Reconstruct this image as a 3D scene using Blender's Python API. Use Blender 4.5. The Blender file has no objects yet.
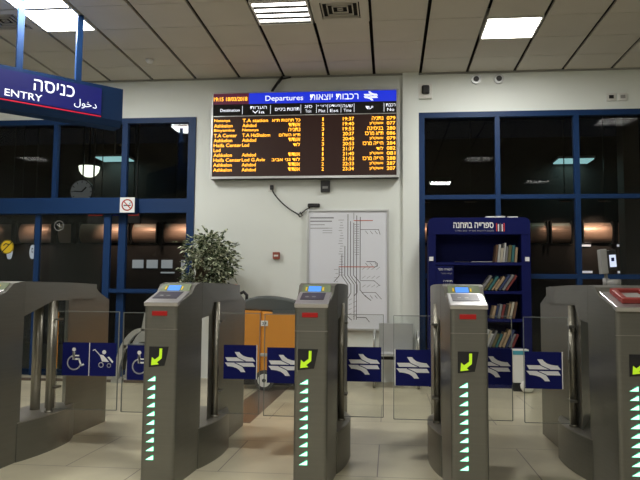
import bpy, bmesh, math, random
from mathutils import Vector, Matrix
random.seed(7)
C = bpy.context.scene.collection
PI = math.pi

# ------------------------------------------------------------------ camera
CH = 1.09
cam_d = bpy.data.cameras.new('camera'); cam = bpy.data.objects.new('camera', cam_d); C.objects.link(cam)
r_ = Vector((0.99479336, 0.10158033, 0.00822266)); u_ = Vector((0.00004862, -0.08115649, 0.99670137)); w_ = Vector((-0.10191258, 0.9915115, 0.08073888))
M = Matrix((r_, u_, -w_)).transposed().to_4x4(); M.translation = (0, 0, CH)
cam.matrix_world = M
cam_d.sensor_width = 36; cam_d.lens = 678.36 / 640 * 36; cam_d.clip_end = 200; cam_d.clip_start = 0.05
bpy.context.scene.camera = cam

# ------------------------------------------------------------------ world / exposure
w = bpy.data.worlds.new('night'); bpy.context.scene.world = w; w.use_nodes = True
w.node_tree.nodes['Background'].inputs[0].default_value = (0.012, 0.014, 0.02, 1)
w.node_tree.nodes['Background'].inputs[1].default_value = 0.12
vs = bpy.context.scene.view_settings
vs.view_transform = 'Standard'; vs.look = 'None'; vs.gamma = 1; vs.use_curve_mapping = False
vs.exposure = 0.27
LAMP_W = 34.0          # watts of every ceiling fixture

D = 8.737              # wall with the departure board
HC = 3.985             # ceiling height
X0 = -3.80             # ceiling grid origin
XL, XR, YB = -8.6, 6.4, -3.4

# ------------------------------------------------------------------ materials
def mat(name, col, rough=.5, metal=0., emit=None, es=1., noise=None, bump=None, spec=.5, aniso=0.):
    m = bpy.data.materials.new(name); m.use_nodes = True
    nt = m.node_tree; b = nt.nodes['Principled BSDF']
    c = tuple(col) + (1,)
    b.inputs['Base Color'].default_value = c; b.inputs['Roughness'].default_value = rough
    b.inputs['Metallic'].default_value = metal; b.inputs['Specular IOR Level'].default_value = spec
    b.inputs['Anisotropic'].default_value = aniso
    if emit: b.inputs['Emission Color'].default_value = tuple(emit) + (1,); b.inputs['Emission Strength'].default_value = es
    if noise or bump:
        tc = nt.nodes.new('ShaderNodeTexCoord')
    if noise:
        sc, amt, stretch = noise
        mp = nt.nodes.new('ShaderNodeMapping'); mp.inputs['Scale'].default_value = stretch
        n = nt.nodes.new('ShaderNodeTexNoise'); n.inputs['Scale'].default_value = sc; n.inputs['Detail'].default_value = 5
        mx = nt.nodes.new('ShaderNodeMix'); mx.data_type = 'RGBA'
        mx.inputs[6].default_value = tuple(x * (1 - amt) for x in col) + (1,); mx.inputs[7].default_value = tuple(min(1, x * (1 + amt)) for x in col) + (1,)
        nt.links.new(tc.outputs['Object'], mp.inputs[0]); nt.links.new(mp.outputs[0], n.inputs[0]); nt.links.new(n.outputs[0], mx.inputs[0]); nt.links.new(mx.outputs[2], b.inputs['Base Color'])
    if bump:
        sc, st = bump
        n2 = nt.nodes.new('ShaderNodeTexNoise'); n2.inputs['Scale'].default_value = sc
        bp = nt.nodes.new('ShaderNodeBump'); bp.inputs['Strength'].default_value = st; bp.inputs['Distance'].default_value = .01
        nt.links.new(tc.outputs['Object'], n2.inputs[0]); nt.links.new(n2.outputs[0], bp.inputs['Height']); nt.links.new(bp.outputs[0], b.inputs['Normal'])
    return m

def glass(name, tint=(1, 1, 1), ior=1.5, extra=0.0):
    m = bpy.data.materials.new(name); m.use_nodes = True; nt = m.node_tree
    for n in list(nt.nodes): nt.nodes.remove(n)
    o = nt.nodes.new('ShaderNodeOutputMaterial'); mx = nt.nodes.new('ShaderNodeMixShader')
    t = nt.nodes.new('ShaderNodeBsdfTransparent'); t.inputs[0].default_value = tuple(tint) + (1,)
    g = nt.nodes.new('ShaderNodeBsdfGlossy'); g.inputs['Roughness'].default_value = 0.0
    f = nt.nodes.new('ShaderNodeFresnel'); f.inputs[0].default_value = ior
    a = nt.nodes.new('ShaderNodeMath'); a.operation = 'ADD'; a.inputs[1].default_value = extra; a.use_clamp = True
    nt.links.new(f.outputs[0], a.inputs[0]); nt.links.new(a.outputs[0], mx.inputs[0])
    nt.links.new(t.outputs[0], mx.inputs[1]); nt.links.new(g.outputs[0], mx.inputs[2]); nt.links.new(mx.outputs[0], o.inputs[0])
    return m

def floor_mat():
    m = bpy.data.materials.new('floor_tiles'); m.use_nodes = True; nt = m.node_tree; b = nt.nodes['Principled BSDF']
    tc = nt.nodes.new('ShaderNodeTexCoord'); mp = nt.nodes.new('ShaderNodeMapping'); mp.inputs['Location'].default_value = (.074, .30, 0)
    br = nt.nodes.new('ShaderNodeTexBrick'); br.offset = .5; br.squash = 1
    br.inputs['Scale'].default_value = 1; br.inputs['Mortar Size'].default_value = .004; br.inputs['Mortar Smooth'].default_value = .2
    br.inputs['Brick Width'].default_value = .98; br.inputs['Row Height'].default_value = .90
    br.inputs['Color1'].default_value = (.52, .48, .35, 1); br.inputs['Color2'].default_value = (.57, .525, .385, 1); br.inputs['Mortar'].default_value = (.17, .14, .11, 1)
    n = nt.nodes.new('ShaderNodeTexNoise'); n.inputs['Scale'].default_value = 2.2; n.inputs['Detail'].default_value = 6
    mx = nt.nodes.new('ShaderNodeMix'); mx.data_type = 'RGBA'; mx.blend_type = 'MULTIPLY'; mx.inputs[0].default_value = 1
    cr = nt.nodes.new('ShaderNodeValToRGB'); cr.color_ramp.elements[0].position = .3; cr.color_ramp.elements[0].color = (.8, .8, .8, 1); cr.color_ramp.elements[1].position = .7; cr.color_ramp.elements[1].color = (1.05, 1.05, 1.05, 1)
    nt.links.new(tc.outputs['Object'], mp.inputs[0]); nt.links.new(mp.outputs[0], br.inputs['Vector']); nt.links.new(tc.outputs['Object'], n.inputs[0])
    nt.links.new(n.outputs[0], cr.inputs[0]); nt.links.new(br.outputs['Color'], mx.inputs[6]); nt.links.new(cr.outputs[0], mx.inputs[7]); nt.links.new(mx.outputs[2], b.inputs['Base Color'])
    b.inputs['Roughness'].default_value = .28
    return m

def leaf_mat():
    m = bpy.data.materials.new('variegated_leaf'); m.use_nodes = True; nt = m.node_tree; b = nt.nodes['Principled BSDF']
    tc = nt.nodes.new('ShaderNodeTexCoord'); n = nt.nodes.new('ShaderNodeTexNoise'); n.inputs['Scale'].default_value = 26; n.inputs['Detail'].default_value = 2
    cr = nt.nodes.new('ShaderNodeValToRGB'); e = cr.color_ramp.elements
    e[0].position = .46; e[0].color = (.035, .07, .025, 1); e[1].position = .56; e[1].color = (.66, .70, .52, 1)
    nt.links.new(tc.outputs['Object'], n.inputs[0]); nt.links.new(n.outputs[0], cr.inputs[0]); nt.links.new(cr.outputs[0], b.inputs['Base Color'])
    b.inputs['Roughness'].default_value = .45
    return m

MT = dict(
    wall=mat('white_wall_paint', (.76, .795, .765), .6, noise=(1.2, .03, (1, 1, 1))),
    ceil=mat('ceiling_tile', (.58, .545, .48), .8, noise=(2.5, .06, (1, 1, 1))),
    dark=mat('dark_void', (.012, .011, .01), .9),
    steel=mat('brushed_steel', (.215, .212, .19), .38, .8, noise=(9, .10, (.4, .4, 9))),
    shelfst=mat('worn_steel_shelf', (.42, .40, .36), .35, .8),
    pole=mat('polished_steel', (.30, .285, .24), .42, .85),
    chrome=mat('chrome_trim', (.50, .49, .51), .3, .75),
    perf=mat('perforated_grey_steel', (.40, .41, .41), .45, .3),
    alu=mat('aluminium', (.55, .56, .56), .35, .7),
    blue=mat('blue_frame_paint', (.006, .032, .11), .5, spec=.25),
    bluesh=mat('blue_shelf_paint', (.003, .006, .075), .6, spec=.15),
    bluest=mat('blue_sticker', (.005, .008, .10), .6, spec=.15),
    white=mat('white_print', (.8, .8, .8), .5),
    whitepl=mat('white_plastic', (.72, .72, .69), .45),
    grey=mat('grey_plastic', (.30, .30, .29), .5),
    black=mat('black_plastic', (.012, .012, .014), .45),
    slate=mat('slate_plastic', (.075, .085, .085), .55),
    orange=mat('orange_plastic', (.72, .29, .035), .42),
    orange2=mat('orange_darker_plastic', (.58, .20, .02), .42),
    rubber=mat('dark_rubber', (.06, .057, .055), .7),
    red=mat('red_paint', (.5, .03, .02), .4),
    readred=mat('reader_red', (.25, .03, .025), .45),
    green=mat('panel_green', (.17, .21, .125), .45, .2),
    panel=mat('dark_reader_panel', (.035, .03, .05), .3),
    band=mat('dark_band_tile', (.115, .088, .07), .3, noise=(3, .12, (1, 1, 1))),
    glass=glass('window_glass', (.93, .95, .95), 1.3),
    flap=glass('flap_glass', (.955, .965, .955), 1.3),
    edge=mat('glass_edge', (.17, .19, .18), .4),
    copper=mat('copper_metal', (.52, .35, .27), .45, .4),
    concrete=mat('dim_column_grey', (.16, .14, .13), .85),
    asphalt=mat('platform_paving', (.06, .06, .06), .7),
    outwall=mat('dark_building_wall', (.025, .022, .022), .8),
    pot=mat('plant_pot', (.10, .06, .04), .6), soil=mat('soil', (.03, .02, .015), .95), bark=mat('bark', (.12, .085, .06), .85),
    leaf=leaf_mat(),
    maproute=mat('map_line_black', (.06, .06, .07), .6), mapred=mat('map_line_red', (.5, .12, .10), .6), mapface=mat('map_face', (.74, .76, .83), .3), mapgrey=mat('map_print_grey', (.28, .28, .31), .6),
    yellow=mat('yellow_sticker', (.75, .52, .02), .5),
    brown=mat('alarm_brown', (.30, .07, .045), .5),
    # things that give off light
    e_lamp=mat('lit_diffuser', (.9, .9, .9), .5, emit=(1, .97, .90), es=16),
    e_tube=mat('lit_tube', (.9, .9, .9), .5, emit=(1, .95, .88), es=6),
    e_blue=mat('lit_header_blue', (.0, .0, .1), .5, emit=(.010, .03, .60), es=.9),
    e_signblue=mat('lit_sign_blue', (.0, .0, .03), .5, emit=(.008, .012, .20), es=.5),
    e_white=mat('lit_white_letters', (.8, .8, .8), .5, emit=(.8, .85, 1), es=.8),
    e_red=mat('lit_red_line', (.3, 0, .02), .5, emit=(.6, .01, .04), es=.7),
    e_amber=mat('amber_led', (.3, .1, 0), .5, emit=(1, .42, .03), es=2.2),
    scr=mat('led_matrix_off', (.014, .005, .004), .6, emit=(.30, .03, .0), es=.03),
    e_green=mat('green_white_led', (.3, .8, .6), .5, emit=(.55, 1, .78), es=1.5),
    e_halo=mat('painted_led_halo', (.05, .4, .22), .5, emit=(.03, .42, .22), es=.6),
    e_arrow=mat('yellow_green_arrow', (.3, .5, 0), .5, emit=(.55, .85, .03), es=.45),
    e_redind=mat('red_indicator', (.15, 0, 0), .4, emit=(.35, .008, .006), es=.35),
    e_lcd=mat('lcd_blue', (.05, .15, .5), .3, emit=(.07, .27, .9), es=.75),
    e_orange=mat('orange_indicator', (.6, .12, .04), .4, emit=(.8, .16, .06), es=.6),
    e_cyan=mat('cool_platform_lamp', (.5, .8, .75), .5, emit=(.36, .68, .70), es=.62),
    e_globe=mat('platform_globe_lamp', (.8, .8, .7), .5, emit=(.95, 1, .80), es=1.3),
    e_warm=mat('added_lamp_lens', (.05, .04, .03), .5, emit=(1, .55, .3), es=.01),
    e_win=mat('lit_far_window', (.2, .2, .2), .5, emit=(.55, .62, .66), es=.28),
    e_screen=mat('phone_screen', (.5, .5, .6), .3, emit=(.6, .7, .9), es=.7),
    clockf=mat('dim_clock_face', (.6, .62, .64), .5, emit=(.8, .85, .85), es=.045), ovalw=mat('white_clock_face', (.75, .75, .78), .5, emit=(.7, .72, .8), es=.45),  # weak glow put into the dim clock face so it shows in the dark
)
BOOKC = {'brown': (.17, .09, .05), 'tan': (.42, .30, .18), 'cream': (.62, .57, .45), 'grey': (.25, .25, .26), 'dark blue': (.03, .05, .14), 'dark red': (.22, .03, .03), 'white': (.66, .66, .64), 'black': (.03, .03, .03), 'olive': (.14, .13, .05), 'teal': (.03, .16, .17)}
for k, c in BOOKC.items(): MT['book_' + k] = mat('book_cover_' + k.replace(' ', '_'), tuple(v * .7 for v in c), .6)
MT['pages'] = mat('book_pages', (.6, .55, .45), .8)

# ------------------------------------------------------------------ mesh helpers
class MB:
    def __init__(s): s.bm = bmesh.new(); s.mats = []
    def mi(s, m):
        m = MT[m] if isinstance(m, str) else m
        if m not in s.mats: s.mats.append(m)
        return s.mats.index(m)
    def _f(s, verts, m):
        try: f = s.bm.faces.new(verts); f.material_index = s.mi(m); return f
        except ValueError: return None
    def box(s, x0, x1, y0, y1, z0, z1, m, bev=0, xf=None, seg=2):
        g = bmesh.ops.create_cube(s.bm, size=1)
        vs_ = g['verts']
        for v in vs_: v.co = Vector(((x0 + x1) / 2 + v.co.x * (x1 - x0), (y0 + y1) / 2 + v.co.y * (y1 - y0), (z0 + z1) / 2 + v.co.z * (z1 - z0)))
        fs = set(f for v in vs_ for f in v.link_faces)
        i = s.mi(m)
        for f in fs: f.material_index = i
        if xf:
            for v in vs_: v.co = xf @ v.co
        if bev:
            es = list(set(e for v in vs_ for e in v.link_edges))
            bmesh.ops.bevel(s.bm, geom=es, offset=bev, segments=seg, affect='EDGES', profile=.5)
        return s
    def prism(s, pts, a0, a1, m, axis='x', bev_edges=None, bev=.02, seg=4):
        """polygon pts extruded along axis; axis x: pts (y,z); y: pts (x,z); z: pts (x,y)"""
        def P(p, a): return {'x': Vector((a, p[0], p[1])), 'y': Vector((p[0], a, p[1])), 'z': Vector((p[0], p[1], a))}[axis]
        A = [s.bm.verts.new(P(p, a0)) for p in pts]; B = [s.bm.verts.new(P(p, a1)) for p in pts]
        fs = [s._f(A, m), s._f(B[::-1], m)]
        for i in range(len(pts)): fs.append(s._f([A[i], B[i], B[(i + 1) % len(pts)], A[(i + 1) % len(pts)]], m))
        fs = [f for f in fs if f]
        bmesh.ops.recalc_face_normals(s.bm, faces=fs)
        if bev_edges:
            es = []
            for f in fs:
                for e in f.edges:
                    if e not in es and bev_edges(e.verts[0].co, e.verts[1].co): es.append(e)
            if es: bmesh.ops.bevel(s.bm, geom=es, offset=bev, segments=seg, affect='EDGES', profile=.5)
        return s
    def cyl(s, p0, p1, r, m, n=20, r1=None):
        p0 = Vector(p0); p1 = Vector(p1); d = (p1 - p0); L = d.length
        q = d.to_track_quat('Z', 'Y').to_matrix().to_4x4(); q.translation = (p0 + p1) / 2
        g = bmesh.ops.create_cone(s.bm, cap_ends=True, segments=n, radius1=r, radius2=r if r1 is None else r1, depth=L, matrix=q)
        i = s.mi(m)
        for f in set(f for v in g['verts'] for f in v.link_faces):
            f.material_index = i; f.smooth = len(f.verts) == 4
        return s
    def tube(s, pts, r, m, n=10, closed=False):
        pts = [Vector(p) for p in pts]; rings = []
        N = len(pts)
        for i, p in enumerate(pts):
            a = pts[i - 1] if (i > 0 or closed) else p; b = pts[(i + 1) % N] if (i < N - 1 or closed) else p
            t = (b - a).normalized()
            up = Vector((0, 0, 1)) if abs(t.z) < .95 else Vector((1, 0, 0))
            if i and rings: up = lastn
            x = t.cross(up).normalized()
            if x.length < .1: x = t.orthogonal().normalized()
            y = x.cross(t).normalized(); lastn = y
            rings.append([s.bm.verts.new(p + r * (math.cos(2 * PI * k / n) * x + math.sin(2 * PI * k / n) * y)) for k in range(n)])
        for i in range(N if closed else N - 1):
            a, b = rings[i], rings[(i + 1) % N]
            for k in range(n):
                f = s._f([a[k], a[(k + 1) % n], b[(k + 1) % n], b[k]], m)
                if f: f.smooth = True
        if not closed: s._f(rings[0][::-1], m); s._f(rings[-1], m)
        return s
    def lathe(s, prof, m, n=32, c=(0, 0, 0)):
        rings = []
        for r, z in prof: rings.append([s.bm.verts.new(Vector(c) + Vector((r * math.cos(2 * PI * k / n), r * math.sin(2 * PI * k / n), z))) for k in range(n)])
        for a, b in zip(rings, rings[1:]):
            for k in range(n):
                f = s._f([a[k], a[(k + 1) % n], b[(k + 1) % n], b[k]], m)
                if f: f.smooth = True
        s._f(rings[0][::-1], m); s._f(rings[-1], m)
        return s
    def poly(s, pts, y, m, th=.002):
        """flat shape in the xz plane facing -y, with thickness"""
        return s.prism(pts, y - th, y, m, 'y')
    def line(s, pts, wd, y, m, th=.002):
        for a, b in zip(pts, pts[1:]):
            a = Vector(a); b = Vector(b); d = (b - a)
            if d.length < 1e-6: continue
            d.normalize(); n = Vector((-d.y, d.x)) * wd / 2; e = d * wd * .3
            s.poly([tuple(a - e + n), tuple(b + e + n), tuple(b + e - n), tuple(a - e - n)], y, m, th)
        return s
    def build(s, name, parent=None, smooth=False):
        me = bpy.data.meshes.new(name); bmesh.ops.recalc_face_normals(s.bm, faces=s.bm.faces[:]) if False else None
        s.bm.to_mesh(me); s.bm.free()
        for m in s.mats: me.materials.append(m)
        o = bpy.data.objects.new(name, me); C.objects.link(o)
        if parent: o.parent = parent
        if smooth:
            for p in me.polygons: p.use_smooth = True
        return o

def tag(o, label=None, cat=None, group=None, kind=None):
    if label: o['label'] = label
    if cat: o['category'] = cat
    if group: o['group'] = group
    if kind: o['kind'] = kind
    return o
def thing(name, label, cat, loc=(0, 0, 0), rz=0, group=None):
    o = bpy.data.objects.new(name, None); C.objects.link(o); o.location = loc; o.rotation_euler = (0, 0, rz); o.empty_display_size = .1
    return tag(o, label, cat, group)
def struct(o): o['kind'] = 'structure'; return o
def copy_tree(o, parent=None):
    c = o.copy(); C.objects.link(c); c.parent = parent
    for ch in o.children: copy_tree(ch, c)
    return c

def text_polys(body, bold=0.0):
    cu = bpy.data.curves.new('lettering', 'FONT'); cu.body = body; cu.size = 1; cu.offset = bold; cu.resolution_u = 3
    o = bpy.data.objects.new('lettering', cu); C.objects.link(o)
    dg = bpy.context.evaluated_depsgraph_get(); dg.update()
    me = bpy.data.meshes.new_from_object(o.evaluated_get(dg))
    vs_ = [v.co.copy() for v in me.vertices]; fs = [list(p.vertices) for p in me.polygons]
    bpy.data.objects.remove(o); bpy.data.curves.remove(cu); bpy.data.meshes.remove(me)
    return vs_, fs
def put_text(mb, body, x0, x1, z0, z1, y, m, bold=0.0, align=None):
    """writes body in the xz plane, fitted to the box; align 'l'/'r' keeps the natural width for its height"""
    vs_, fs = text_polys(body, bold)
    if not vs_: return
    ax, bx = min(v.x for v in vs_), max(v.x for v in vs_); az, bz = min(v.y for v in vs_), max(v.y for v in vs_)
    sz = (z1 - z0) / (bz - az); sx = (x1 - x0) / (bx - ax)
    if align: sx = min(sz * 1.05, sx)
    ox = x0 if align != 'r' else x1 - (bx - ax) * sx
    nv = [mb.bm.verts.new((ox + (v.x - ax) * sx, y, z0 + (v.y - az) * sz)) for v in vs_]
    for f in fs: mb._f([nv[i] for i in f], m)
ORD = ['first', 'second', 'third', 'fourth', 'fifth', 'sixth', 'seventh', 'eighth', 'ninth', 'tenth', 'eleventh', 'twelfth', 'thirteenth', 'fourteenth', 'fifteenth', 'sixteenth', 'seventeenth']
def heb(t): return t[::-1]

# ------------------------------------------------------------------ room
b = MB(); b.box(XL, XR, YB, D + .2, -.12, 0, floor_mat())
fl = struct(b.build('floor'))
b = MB()
b.box(-1.50, -1.18, 5.78, D - .02, 0, .0015, 'band')
struct(b.build('trim_1'))
b = MB(); b.box(-7.3, -2.62, 8.13, 8.20, 0, .03, 'band', bev=.004); struct(b.build('trim_3'))
W = .2
b = MB(); b.box(-2.58, .40, D, D + W, 0, HC, 'wall'); b.box(.40, XR, D, D + W, 3.455, HC, 'wall'); b.box(XL, -2.58, D, D + W, 3.455, HC, 'wall')
b.box(5.4, XR, D, D + W, 0, 3.455, 'wall'); b.box(XL, -7.4, D, D + W, 0, 3.455, 'wall')
b.box(.17, .376, D - .045, D, 0, HC, 'wall')
struct(b.build('wall_back'))
b = MB(); b.box(XL - .2, XL, YB, D + .2, 0, HC, 'wall'); struct(b.build('wall_left'))
b = MB(); b.box(XR, XR + .2, YB, D + .2, 0, HC, 'wall'); struct(b.build('wall_right'))
b = MB(); b.box(XL, XR, YB - .2, YB, 0, HC, mat('rear_wall_paint', (.30, .29, .27), .7)); struct(b.build('wall_rear'))

# ceiling tiles, fixtures leave their cells open
fix = {}   # (column, row) -> kind
def cell(X, Y): return (math.floor((X - X0) / .6), math.floor((8.187 - Y) / .6))
lamps = [(-3.5, 6.69, 'd'), (-1.1, 6.69, 'l'), (1.3, 7.29, 'd'), (3.7, 6.09, 'l'), (1.9, 3.1, 'l'), (1.3, 0.1, 'd'), (3.7, 0.1, 'l'),
         (-7.6, 3.7, 'l'), (-5.9, .7, 'l'), (-1.1, 3.1, 'd'), (-1.1, .1, 'd'), (-3.5, .1, 'd'), (-3.5, 6.09, 'd')]
for X, Y, k in lamps: fix[cell(X, Y)] = k
vents = [(-.5, 6.69), (-4.1, 6.69)]
for X, Y in vents: fix[cell(X, Y)] = 'v'
b = MB()
for i in range(-8, 18):
    for j in range(-1, 20):
        x0, x1 = X0 + .6 * i, X0 + .6 * i + .6
        y1, y0 = 8.187 - .6 * j, 8.187 - .6 * j - .6
        if j == -1: y1 = D
        if (i, j) in fix: continue
        x0 = max(x0, XL); x1 = min(x1, XR); y0 = max(y0, YB)
        if x1 - x0 < .05 or y1 - y0 < .05: continue
        b.box(x0 + .019, x1 - .019, y0 + .0045, y1 - .0045, HC, HC + .025, 'ceil')
b.box(XL, XR, YB, D, HC + .16, HC + .2, 'dark')
b.box(XL, XR, D - .02, D, HC - .022, HC, 'grey')
struct(b.build('ceiling'))

LN = {0: 'bright square ceiling light above the left sign posts', 1: 'louvred square ceiling light with four tubes above the departure board', 2: 'blown-out bright square ceiling light above the right windows'}
WH = ['ahead of the right windows, nearest the right wall', 'over the gates, right of centre', 'behind the gates, right of centre', 'behind the gates, far right', 'above the far left corner of the hall', 'over the left hall, farther back', 'over the middle of the hall', 'at the middle rear of the hall', 'at the left rear of the hall', 'just above the photo edge beyond the left sign posts']
for n, (X, Y, k) in enumerate(lamps):
    i, j = cell(X, Y); cx = X0 + .6 * i + .3; cy = 8.187 - .6 * j - .3
    t = thing('ceiling_light', LN.get(n, 'square ceiling light ' + WH[n - 3] if n >= 3 else ''), 'light', (cx, cy, HC - .012), group='ceiling lights')
    m = MB(); s = .292
    for a in ((-s, s, -s, -s + .02), (-s, s, s - .02, s), (-s, -s + .02, -s + .02, s - .02), (s - .02, s, -s + .02, s - .02)): m.box(a[0], a[1], a[2], a[3], 0, .1, 'whitepl')
    m.box(-s, s, -s, s, .1, .11, 'slate' if k == 'l' else 'whitepl'); m.build('housing', t)
    if k == 'd':
        MB().box(-.27, .27, -.27, .27, .012, .02, 'e_lamp').build('diffuser', t)
    else:
        for q in range(4):
            yy = -.2 + q * .133
            MB().cyl((-.265, yy, .036), (.265, yy, .036), .028, 'e_tube', 12).build('tube', t)
        m = MB()
        for q in range(5): m.box(-.27, .27, max(-.27, -.268 + q * .134 - .028), min(.27, -.268 + q * .134 + .028), .004, .010, 'slate')
        m.build('louvre', t)
    if k == 'l': continue
    L = bpy.data.lights.new('fixture_light', 'AREA'); L.shape = 'SQUARE'; L.size = .52; L.energy = LAMP_W; L.color = (1, .99, .945)
    lo = bpy.data.objects.new('fixture_light', L); C.objects.link(lo); lo.parent = t; lo.location = (0, 0, -.004)
for n, (X, Y) in enumerate(vents):
    i, j = cell(X, Y); cx = X0 + .6 * i + .3; cy = 8.187 - .6 * j - .3
    t = thing('ceiling_vent', ['square four-way air vent in the ceiling right of the louvred light', 'square air vent in the ceiling left of the bright left light'][n], 'vent', (cx, cy, HC - .006), group='ceiling air vents')
    m = MB()
    for a in ((-.29, .29, -.29, -.2), (-.29, .29, .2, .29), (-.29, -.2, -.2, .2), (.2, .29, -.2, .2)): m.box(a[0], a[1], a[2], a[3], 0, .02, 'ceil')
    m.build('face_plate', t)
    MB().box(-.2, .2, -.2, .2, .045, .05, 'dark').build('duct_opening', t)
    m = MB()
    for q in range(4):
        s = .185 - q * .052; t_ = .011
        for a in ((-s, s, -s, -s + t_), (-s, s, s - t_, s), (-s, -s + t_, -s, s), (s - t_, s, -s, s)): m.box(a[0], a[1], a[2], a[3], .0 + q * .003, .02, 'ceil')
    m.build('slats', t)
m = MB(); m.lathe([(.001, -.045), (.035, -.042), (.05, -.02), (.05, 0)], 'white', 24)
o = m.build('smoke_detector'); o.location = (-2.96, 7.95, HC); tag(o, 'small white round smoke detector on the ceiling left of the board', 'smoke detector')

# ------------------------------------------------------------------ windows on the back wall
def window(name, x0, x1, z0, z1, muls, bars, side=.075, top=.07):
    t = bpy.data.objects.new(name, None); C.objects.link(t); t['kind'] = 'structure'
    m = MB(); y0, y1 = D - .025, D + .055
    m.box(x0, x0 + side, y0, y1, z0, z1, 'blue'); m.box(x1 - side, x1, y0, y1, z0, z1, 'blue')
    m.box(x0 + side, x1 - side, y0, y1, z1 - top, z1, 'blue'); m.box(x0 + side, x1 - side, y0, y1, z0, z0 + .08, 'blue')
    m.build('window_frame', t)
    for x, wd, a, c in muls: MB().box(x - wd / 2, x + wd / 2, y0 + .004, y1 - .004, a, c, 'blue').build('mullion', t)
    for z, h, a, c in bars: MB().box(a, c, y0 + .008, y1 - .008, z - h / 2, z + h / 2, 'blue').build('transom', t)
    MB().box(x0 + .01, x1 - .01, D + .03, D + .038, z0 + .01, z1 - .01, 'glass').build('pane', t)
window('window_1', .376, 5.4, 0.0, 3.455, [(1.372, .06, .08, 3.385), (2.35, .065, .08, 3.385), (3.33, .075, .08, 3.385), (4.31, .075, .08, 3.385)], [(2.352, .055, .45, 5.32), (1.345, .06, .45, 5.32)])
window('window_2', -7.4, -2.58, 0.0, 3.455, [(-4.54, .06, 2.3, 3.385), (-3.56, .075, 2.3, 3.385), (-5.55, .075, 2.3, 3.385), (-3.56, .10, .08, 2.2), (-6.5, .1, .08, 3.38)], [(2.26, .19, -3.4, -2.65), (1.115, .055, -3.7, -2.65)], side=.1)
# entrance portal in front of the left window
t = bpy.data.objects.new('door_1', None); C.objects.link(t); t['kind'] = 'structure'
MB().box(-7.2, -3.34, D - .17, D - .032, 2.14, 2.352, 'blue', bev=.006).build('header_beam', t)
for x, wd in ((-4.70, .07), (-3.73, .09), (-5.72, .085)):
    MB().box(x - wd / 2, x + wd / 2, D - .11, D - .06, 0.005, 2.14, 'blue').build('door_post', t)
MB().box(-3.72, -2.7, D - .1, D - .035, 1.1, 1.15, 'blue').build('push_bar', t)
MB().box(-5.68, -4.74, D - .10, D - .092, .02, 2.15, 'glass').build('door_pane', t)
MB().box(-4.66, -3.81, D - .10, D - .092, .02, 2.15, 'glass').build('door_pane', t)

# stickers
def disc(mb, cx, cz, r, y, m, th=.002, n=28, sx=1): mb.poly([(cx + sx * r * math.cos(2 * PI * k / n), cz + r * math.sin(2 * PI * k / n)) for k in range(n)], y, m, th)
def ring(mb, cx, cz, r, wd, y, m, n=28, a0=0, a1=2 * PI, th=.002):
    P = [(cx + r * math.cos(a0 + (a1 - a0) * k / n), cz + r * math.sin(a0 + (a1 - a0) * k / n)) for k in range(n + 1)]
    mb.line(P, wd, y, m, th)
m = MB(); m.box(-.1, .1, -.006, 0, -.1, .1, 'white'); ring(m, 0, 0, .07, .016, -.006, 'red'); m.line([(-.05, .05), (.05, -.05)], .014, -.008, 'red')
m.line([(-.045, -.005), (.045, -.005)], .014, -.0065, 'black'); m.line([(.03, .015), (.045, .03)], .008, -.0065, 'black')
o = m.build('no_smoking_sign'); o.location = (-3.435, D - .171, 2.25); tag(o, 'white square no-smoking sign with red ring on the blue entrance beam', 'sign')
m = MB(); disc(m, 0, 0, .095, 0, 'yellow'); m.line([(-.065, -.065), (.065, .065)], .013, -.002, 'black'); ring(m, 0, 0, .088, .007, -.002, 'black')
m.line([(-.05, .02), (-.02, .045), (.03, .03)], .014, -.002, 'black')
o = m.build('prohibition_sticker'); o.location = (-5.12, D - .1045, 1.70); tag(o, 'round yellow prohibition sticker with black slash on the left entrance glass', 'sticker')
m = MB(); ring(m, 0, 0, .065, .011, 0, 'grey'); m.line([(-.03, .02), (.02, -.02), (.04, -.01)], .01, 0, 'grey'); m.line([(0, .03), (.02, -.02)], .01, 0, 'grey')
o = m.build('reflection_ring'); o.location = (-4.40, D - .1045, 1.985); tag(o, 'faint grey ring standing in for a reflection on the entrance glass below the blue beam', 'sticker')  # grey ring drawn in place of a reflected exit sign mark

# ------------------------------------------------------------------ outside
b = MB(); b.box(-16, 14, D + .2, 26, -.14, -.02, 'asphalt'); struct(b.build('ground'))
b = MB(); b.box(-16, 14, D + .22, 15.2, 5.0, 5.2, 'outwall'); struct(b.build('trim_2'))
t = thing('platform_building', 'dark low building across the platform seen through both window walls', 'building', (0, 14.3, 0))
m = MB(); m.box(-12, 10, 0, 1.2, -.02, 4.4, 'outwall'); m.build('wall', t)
for x in (-5.45, -5.13, -4.80, -4.36): MB().box(x - .12, x + .12, -.03, 0, 1.64, 1.82, 'e_win').build('window', t)
MB().box(-4.46, -4.24, -.03, 0, 1.36, 1.58, 'e_win').build('window', t)
MB().box(-4.93, -4.63, -.03, 0, 1.53, 1.56, 'e_win').build('window', t)
for x, z in ((3.98, 2.14), (4.70, 2.14), (4.0, 1.60), (4.70, 1.60)): MB().box(x - .1, x + .1, -.03, 0, z - .022, z + .022, 'ovalw').build('sign_plate', t)
t.location = (0, 14.3, 0)
spans = [(-9.4, -8.25), (-8.15, -7.36), (-7.24, -6.9), (-6.75, -5.62), (-5.56, -5.00), (-4.86, -3.95), (.4, .9), (.98, 2.75), (2.82, 3.2), (3.27, 3.68), (3.9, 4.48), (4.56, 5.5), (5.6, 6.6)]
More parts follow.
